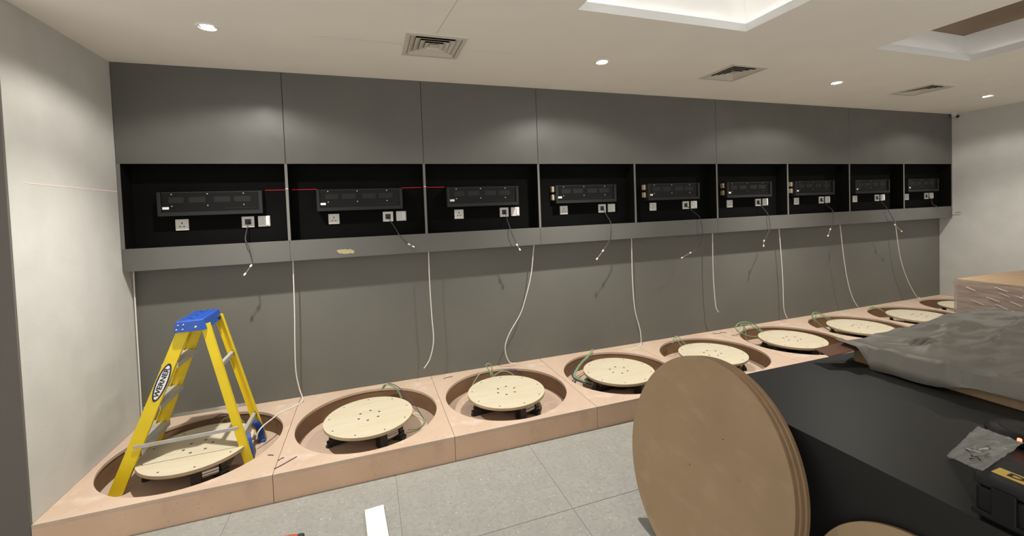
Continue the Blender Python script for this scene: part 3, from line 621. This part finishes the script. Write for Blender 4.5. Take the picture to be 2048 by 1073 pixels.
# blue arched foot braces on the rear rails
for n, s in ((0, 1), (1, -1)):
    y0 = ry(.05, n) + s * .040
    pts = [(.800, y0, .024), (.795, y0 + s * .004, .09), (.782, y0 + s * .022, .15), (.770, y0 + s * .055, .186)]
    bm = new(); P_ = smooth_path(pts, 6); rings = []
    for i, p in enumerate(P_):
        tg = (P_[min(i + 1, len(P_) - 1)] - P_[max(i - 1, 0)]).normalized(); q = Vector((1, 0, 0)); q = (q - tg * q.dot(tg)).normalized(); w = tg.cross(q)
        rings.append([p + q * .018 + w * .010, p - q * .018 + w * .010, p - q * .018 - w * .010, p + q * .018 - w * .010])
    loft(bm, rings); obj('foot_brace', bm, 'blue', lad, True)
    obj('rubber_foot', bevel(bxm(.779, .822, min(y0 - s * .012, y0 + s * .018), max(y0 - s * .012, y0 + s * .018), WELL_Z + .0005, WELL_Z + .018), .003, 1), 'blue', lad)
# decal on the near front rail
zc = .612; dvec = (Vector((.487, -.480, Zc)) - Vector((.140, -.545, Zf))).normalized(); nrm = Vector((0, -1, 0)); nrm = (nrm - dvec * nrm.dot(dvec)).normalized(); vx = nrm.cross(dvec)
org = Vector((fx(zc) + .002, fy(zc, 0), zc))
MT = Matrix(((dvec.x, vx.x, nrm.x, org.x), (dvec.y, vx.y, nrm.y, org.y), (dvec.z, vx.z, nrm.z, org.z), (0, 0, 0, 1)))
def ell(a, b, z0, z1, n=40):
    bm = new(); A = [2 * math.pi * i / n for i in range(n)]
    return loft(bm, [[Vector((a * math.cos(t), b * math.sin(t), z)) for t in A] for z in (z0, z1)])
bm = ell(.112, .029, .0004, .0012); bmesh.ops.transform(bm, matrix=MT, verts=list(bm.verts)); dc = obj('decal', bm, 'navy', lad, label='oval navy and white maker decal')
bm = ell(.099, .021, .0012, .0018); bmesh.ops.transform(bm, matrix=MT, verts=list(bm.verts)); obj('decal_field', bm, 'white_print', dc)
bm = text_bm('WERNER', .043, .0003, .0012); bmesh.ops.scale(bm, vec=(.98, .80, 1), verts=list(bm.verts)); bmesh.ops.translate(bm, vec=(0, 0, .0022), verts=list(bm.verts)); bmesh.ops.transform(bm, matrix=MT, verts=list(bm.verts)); obj('decal_lettering', bm, 'black_print', dc)

# ================================================================== FOREGROUND
# ---- black counter
CX, CYB, CYF, CXR = 2.99, -1.925, -3.25, 5.45
ct = thing('counter', 'long matt black counter in the right foreground', 'counter', (CX, CYB, 0))
obj('top', bxm(CX, CXR, CYF, CYB, HC - .003, HC), 'counter', ct)
obj('side_panel', bxm(CX + .001, CX + .02, CYF + .001, CYB - .001, 0, HC - .0032), 'counter_side', ct)
obj('side_panel', bxm(CXR - .02, CXR - .001, CYF + .001, CYB - .001, 0, HC - .0032), 'counter_side', ct)
obj('back_panel', bxm(CX + .021, CXR - .021, CYB - .02, CYB - .001, 0, HC - .0032), 'counter_side', ct)
obj('front_panel', bxm(CX + .021, CXR - .021, CYF + .001, CYF + .02, 0, HC - .0032), 'counter_side', ct)

# ---- large round MDF cut-outs leaning on the counter
def leaning_disc(label, xb, yc, R, tilt, th, group, mt='mdf_brown', holes=()):
    t = thing('mdf_disc', label, 'disc', (xb, yc, 0), group)
    t.rotation_euler = (0, tilt, 0)
    # local: disc stands upright in the y-z plane, face towards -x, lower rim at the origin
    bm = new(); n = 120; A = [2 * math.pi * i / n for i in range(n)]; b = .0015
    def ring(r, x): return [Vector((x, r * math.sin(a), R - r * math.cos(a) + (0))) for a in A]
    def ringc(r, x): return [Vector((x, r * math.sin(a), R - r * math.cos(a))) for a in A]
    loft(bm, [ringc(R - b, 0), ringc(R, b), ringc(R, th - b), ringc(R - b, th)])
    o = obj('board', bm, mt, t, world=False)
    o.data.materials.append(M['mdf_edge'])
    for p in o.data.polygons:
        if abs(p.normal.x) < .9: p.material_index = 1
    for (y, z) in holes: obj('pilot_hole', cyl(new(), (-.0006, y, z), (.003, y, z), .003, n=10), 'dark_hole', t, world=False)
    return t
TL = .236; RB = .4417; th = .0165
leaning_disc('front brown MDF disc of the stack leaning on the black counter', 2.7289, -2.036, RB, TL, th, 'large MDF discs leaning on the counter', holes=((-.115, .60), (.03, .42)))
leaning_disc('middle brown MDF disc of the stack leaning on the black counter', 2.7289 + (th + .0006) / math.cos(TL), -2.043, RB, TL, th, 'large MDF discs leaning on the counter')
leaning_disc('rear brown MDF disc of the stack, against the black counter', 2.7289 + 2 * (th + .0006) / math.cos(TL), -2.050, RB, TL, th, 'large MDF discs leaning on the counter')
leaning_disc('smaller brown disc low against the counter side, mostly below the picture edge', 2.872, -2.763, .295, .17, .016, 'small MDF disc')

# ---- grey plastic sheet over a flat carton on the counter
cb = thing('flat_carton', 'flat cardboard carton mostly hidden under the grey plastic sheet', 'carton', (4.4, -2.3, HC))
obj('body', bevel(bxm(3.858, 5.10, -2.66, -2.015, HC + .0005, HC + .085), .003, 1), 'card', cb)
obj('flap', bar(new(), (3.862, -2.012, HC + .080), (3.70, -1.965, HC + .050), .10, .004, side=(0, 1, 0)), 'card_dark', cb)
bm = new(); NX, NY = 90, 64; G = []
X0, X1, Y0, Y1 = 3.80, 5.30, -2.80, -1.955
CREASES = [(3.86, -2.28, 4.7, -2.12, .016, .022), (4.05, -2.40, 4.95, -2.20, .020, .025), (3.88, -2.12, 4.25, -2.50, .014, .016), (4.25, -2.03, 4.72, -2.36, .018, .02), (4.45, -2.05, 4.62, -2.28, -.018, .02),
           (3.86, -2.44, 4.5, -2.46, .016, .02), (4.6, -2.0, 5.1, -2.12, .012, .02), (3.95, -2.07, 4.1, -2.27, .010, .014), (4.15, -2.30, 4.30, -2.62, -.012, .02), (4.4, -2.18, 4.9, -2.36, -.016, .022)]
def sstep(a, b, x): t = max(0.0, min(1.0, (x - a) / (b - a))); return t * t * (3 - 2 * t)
for j in range(NY + 1):
    row = []
    for i in range(NX + 1):
        u, v = i / NX, j / NY
        x, y = X0 + (X1 - X0) * u, Y0 + (Y1 - Y0) * v
        inx = sstep(3.80, 3.842, x) * (1 - sstep(5.08, 5.25, x)); iny = sstep(-2.78, -2.66, y) * (1 - sstep(-2.0, -1.965, y) * .75)
        lift = sstep(-2.14, -2.06, y) * (1 - sstep(3.85, 3.95, x))      # the corner that stands off the carton
        inside = max(inx * iny, lift * .9)
        rise = .03 * sstep(4.0, 4.9, x)
        n1 = noise.noise((x * 2.2, y * 3.0, 1.3)); n2 = abs(noise.noise((x * 2.0 + y * 4.5, y * 1.5 - x * 1.0, 4.1))); n3 = abs(noise.noise((x * 1.7 - y * 3.4, y * 1.2 + x * .8, 9.7))); n4 = abs(noise.noise((x * 6 + y * 2, y * 9, 2)))
        h = .012 + inside * (.090 + rise + .014 * n1 + .016 * (1 - n3) ** 5 + .014 * (1 - n2) ** 9 - .006 * (1 - n4) ** 8)
        if inside < .15: h = max(.003, .005 + .012 * noise.noise((x * 8, y * 8, 0))) + .040 * sstep(-2.36, -2.50, y)
        for (ax, ay, bx, by, am, wd_) in CREASES:
            vx_, vy_ = bx - ax, by - ay; tt_ = max(0.0, min(1.0, ((x - ax) * vx_ + (y - ay) * vy_) / (vx_ * vx_ + vy_ * vy_)))
            dd = math.hypot(x - ax - vx_ * tt_, y - ay - vy_ * tt_); h += inside * am * math.exp(-dd / wd_) * (1 - abs(2 * tt_ - 1) ** 3)
        # lump of folded plastic
        q = math.exp(-(((x - 4.07) / .07) ** 2 + ((y + 2.19) / .05) ** 2)); h += .02 * q * (1 + .6 * math.sin(y * 260))
        hx = x + .012 * noise.noise((0, y * 7, 3)) * (1 - sstep(3.80, 3.95, x)) + .010 * math.sin(y * 9) * (1 - sstep(3.8, 3.9, x)); hy = y + .02 * noise.noise((x * 4, 0, 7)) * (1 - v)
        row.append(bm.verts.new((hx + .03 * (1 - u) * max(0, -2.1 - y), hy, HC + .0035 + h)))
    G.append(row)
for j in range(NY):
    for i in range(NX): bm.faces.new((G[j][i], G[j][i + 1], G[j + 1][i + 1], G[j + 1][i]))
sh = obj('plastic_sheet', bm, 'bag', None, True); tag(sh, 'crumpled grey plastic sheet draped over a flat carton on the black counter', 'plastic sheet')
for p in sh.data.polygons: p.use_smooth = True
md = sh.modifiers.new('thickness', 'SOLIDIFY'); md.thickness = .0012

# ---- film wrapped cartons on a pallet behind the counter
FX0, FX1, FY0, FY1 = 6.06, 7.20, -2.45, -1.40
fb = thing('wrapped_pallet', 'brown cartons wrapped in shiny stretch film behind the grey sheet', 'cartons', (6.6, -1.9, 0))
fb_parts = []
bm = new()
for i in range(3): box(bm, FX0 + .01, FX1 - .01, FY0 + .02 + i * .44, FY0 + .12 + i * .44, 0, .08)
for i in range(7): box(bm, FX0 + .005 + i * .16, FX0 + .105 + i * .16, FY0 + .01, FY1 - .01, .08, .10)
fb_parts.append(obj('pallet', bm, 'card', fb))
for i in range(2):
    for j in range(2):
        for r in range(3):
            wx, wy, hz = (FX1 - FX0) / 2, (FY1 - FY0) / 2, .25
            obj('carton', bevel(bxm(FX0 + i * wx + .004, FX0 + (i + 1) * wx - .004, FY0 + j * wy + .004, FY0 + (j + 1) * wy - .004, .101 + r * hz, .101 + (r + 1) * hz - .002), .004, 1), 'card', fb)
bm = new(); e = .006
P4 = [(FX0 - e, FY0 - e), (FX1 + e, FY0 - e), (FX1 + e, FY1 + e), (FX0 - e, FY1 + e)]; per = []
for (a, b) in zip(P4, P4[1:] + P4[:1]):
    for i in range(24): f = i / 24; per.append((a[0] + (b[0] - a[0]) * f, a[1] + (b[1] - a[1]) * f))
NZ = 26; R_ = []
for k in range(NZ + 1):
    z = .06 + (.845 - .06) * k / NZ; rr = []
    for (x, y) in per:
        d = .003 * noise.noise((x * 2 + y * 5, z * 9 + y * 1.5, 5)); cx, cy = x - 6.63, y + 1.925; l = math.hypot(cx, cy)
        rr.append(bm.verts.new((x + cx / l * d, y + cy / l * d, z)))
    R_.append(rr)
n = len(per)
for a, b in zip(R_, R_[1:]):
    for i in range(n): bm.faces.new((a[i], a[(i + 1) % n], b[(i + 1) % n], b[i]))
obj('stretch_film', bm, 'film', fb, True)
rw = random.Random(3)
for i in range(26):  # raised ridges added on the film to catch lamp glints as bright streaks
    y = -1.62 - .42 * rw.random() if i < 20 else -1.46 - .2 * rw.random(); z = .60 + .22 * rw.random(); ln = .035 + .07 * rw.random(); x = FX0 - e - .0015
    obj('glint_wrinkle', tube(new(), [(x + .003, y, z), (x, y - ln * .3, z - .006), (x, y - ln * .7, z - .016), (x + .003, y - ln, z - .024)], .0022 + .0014 * rw.random(), 8, 3), 'film_glint', fb, True)
fb.rotation_euler.z = math.radians(-2)

# ---- black tool case with yellow label
TX0, TX1, TY0, TY1, TZ = 2.996, 3.135, -3.20, -2.845, .828
tc = thing('tool_case', 'black tool case with yellow label at the near counter edge', 'tool case', (3.06, -3.0, HC))
obj('body', bevel(bxm(TX0, TX1, TY0, TY1, HC + .0005, TZ - .03), .012, 3), 'case', tc, True)
lid = obj('lid', bevel(bxm(TX0 - .002, TX1 + .002, TY0 - .002, TY1 + .002, TZ - .029, TZ), .008, 3), 'case_top', tc, True)
for y in (-2.90, -3.02, -3.14): obj('latch', bevel(bxm(TX0 - .007, TX0 + .002, y - .022, y + .022, HC + .02, TZ - .02), .002, 1), 'case', tc)
obj('base_rib', bevel(bxm(TX0 - .006, TX1 + .004, TY0 - .004, TY1 + .004, HC + .012, HC + .026), .003, 1), 'case', tc)
lb = obj('label_plate', bevel(bxm(3.030, 3.070, -3.10, -2.862, TZ, TZ + .0016), .0006, 1), 'label_yellow', lid, label='yellow label with black lettering')
bm = text_bm('DEWALT', .030, .0003, .001); bmesh.ops.rotate(bm, cent=(0, 0, 0), matrix=Matrix.Rotation(math.radians(-90), 3, 'Z'), verts=list(bm.verts))
bmesh.ops.scale(bm, vec=(.95, 1.45, 1), verts=list(bm.verts)); bmesh.ops.translate(bm, vec=(3.050, -2.972, TZ + .0022), verts=list(bm.verts)); obj('lettering', bm, 'black_print', lb)

# ---- clear zip bag with screws, draped between counter and case
A_, B_, C_, D_ = Vector((3.241, -2.673, .718)), Vector((3.553, -2.61, .720)), Vector((3.345, -2.80, .802)), Vector((2.985, -2.865, .842))
zb = thing('zip_bag', 'crumpled clear zip bag of small fixings resting against the tool case', 'plastic bag', (3.25, -2.72, HC))
def zpt(u, v, s=0):
    p = A_.lerp(B_, u).lerp(D_.lerp(C_, u), v)
    p = p + Vector((0, 0, .006 * noise.noise((u * 5, v * 5, 2 + s)) + .010 * math.sin(math.pi * u) * math.sin(math.pi * v) * (1 if s == 0 else -.2) + .004 * noise.noise((u * 13, v * 13, 7))))
    p.z = max(p.z, HC + .004 if s == 0 else HC + .002)
    return p
for s, nm in ((0, 'front_film'), (1, 'rear_film')):
    bm = new(); G = [[bm.verts.new(zpt(i / 22, j / 22, s)) for i in range(23)] for j in range(23)]
    for j in range(22):
        for i in range(22): bm.faces.new((G[j][i], G[j][i + 1], G[j + 1][i + 1], G[j + 1][i]))
    obj(nm, bm, 'zip', zb, True)
for q in range(9):
    u, v = .18 + .45 * random.random(), .40 + .45 * random.random(); p = zpt(u, v) + Vector((0, 0, -.004)); a = random.random() * 3
    d = Vector((math.cos(a), math.sin(a), 0)) * .016
    sr = obj('screw', cyl(new(), p - d, p + d, .0035, .002, 8), 'black' if q % 3 else 'steel', zb); obj('screw_head', cyl(new(), p - d * 1.25, p - d, .007, .0045, 10), 'black', sr)

# ---- black gadget with a red light
t = thing('laser_gadget', 'low black gadget with a glowing red light at the right picture edge', 'gadget', (3.60, -2.71, HC))
bm = new(); lathe(bm, [(.0005, .0005), (.085, .0005), (.095, .010), (.095, .022), (.080, .034), (.0005, .040)], n=40); obj('body', bm, 'case', t, True, world=False)
obj('top_pad', lathe(new(), [(.0005, .039), (.060, .0375), (.062, .0345), (.0005, .0345)], n=32), 'case_top', t, True, world=False)
obj('led', cyl(new(), (-.0905, -.018, .025), (-.0835, -.016, .030), .0055, n=12), 'red_led', t, True, world=False, label='glowing red light')

# ---- white trunking offcut and red tool on the floor
tr = thing('trunking_offcut', 'white plastic trunking strip lying on the grey tiles at the bottom edge', 'trunking', (1.515, -1.175, 0))
bm = new(); box(bm, -.042, .042, -.85, 0, .0005, .003); box(bm, -.0445, -.042, -.85, 0, .0005, .014); box(bm, .042, .0445, -.85, 0, .0005, .014)
obj('channel', bm, 'pvc', tr, world=False)
bm = new(); box(bm, -.0465, .0465, -.85, -.004, .0142, .0166); obj('lid', bm, 'pvc', tr, world=False)
tr.rotation_euler.z = math.radians(4)
tk = thing('tape_measure', 'orange red and black hand tool lying on the floor at the bottom edge', 'tool', (1.13, -1.285, 0)); tk.rotation_euler.z = math.radians(-14)
obj('body', bevel(bxm(-.055, .045, -.05, .036, .0005, .034), .010, 3), 'orange', tk, True, world=False)
obj('grip', bevel(bxm(.028, .062, -.045, .040, .0008, .036), .010, 3), 'rubber', tk, True, world=False)
obj('rim', bevel(bxm(-.02, .03, .022, .041, .0008, .030), .006, 2), 'rubber', tk, True, world=False)
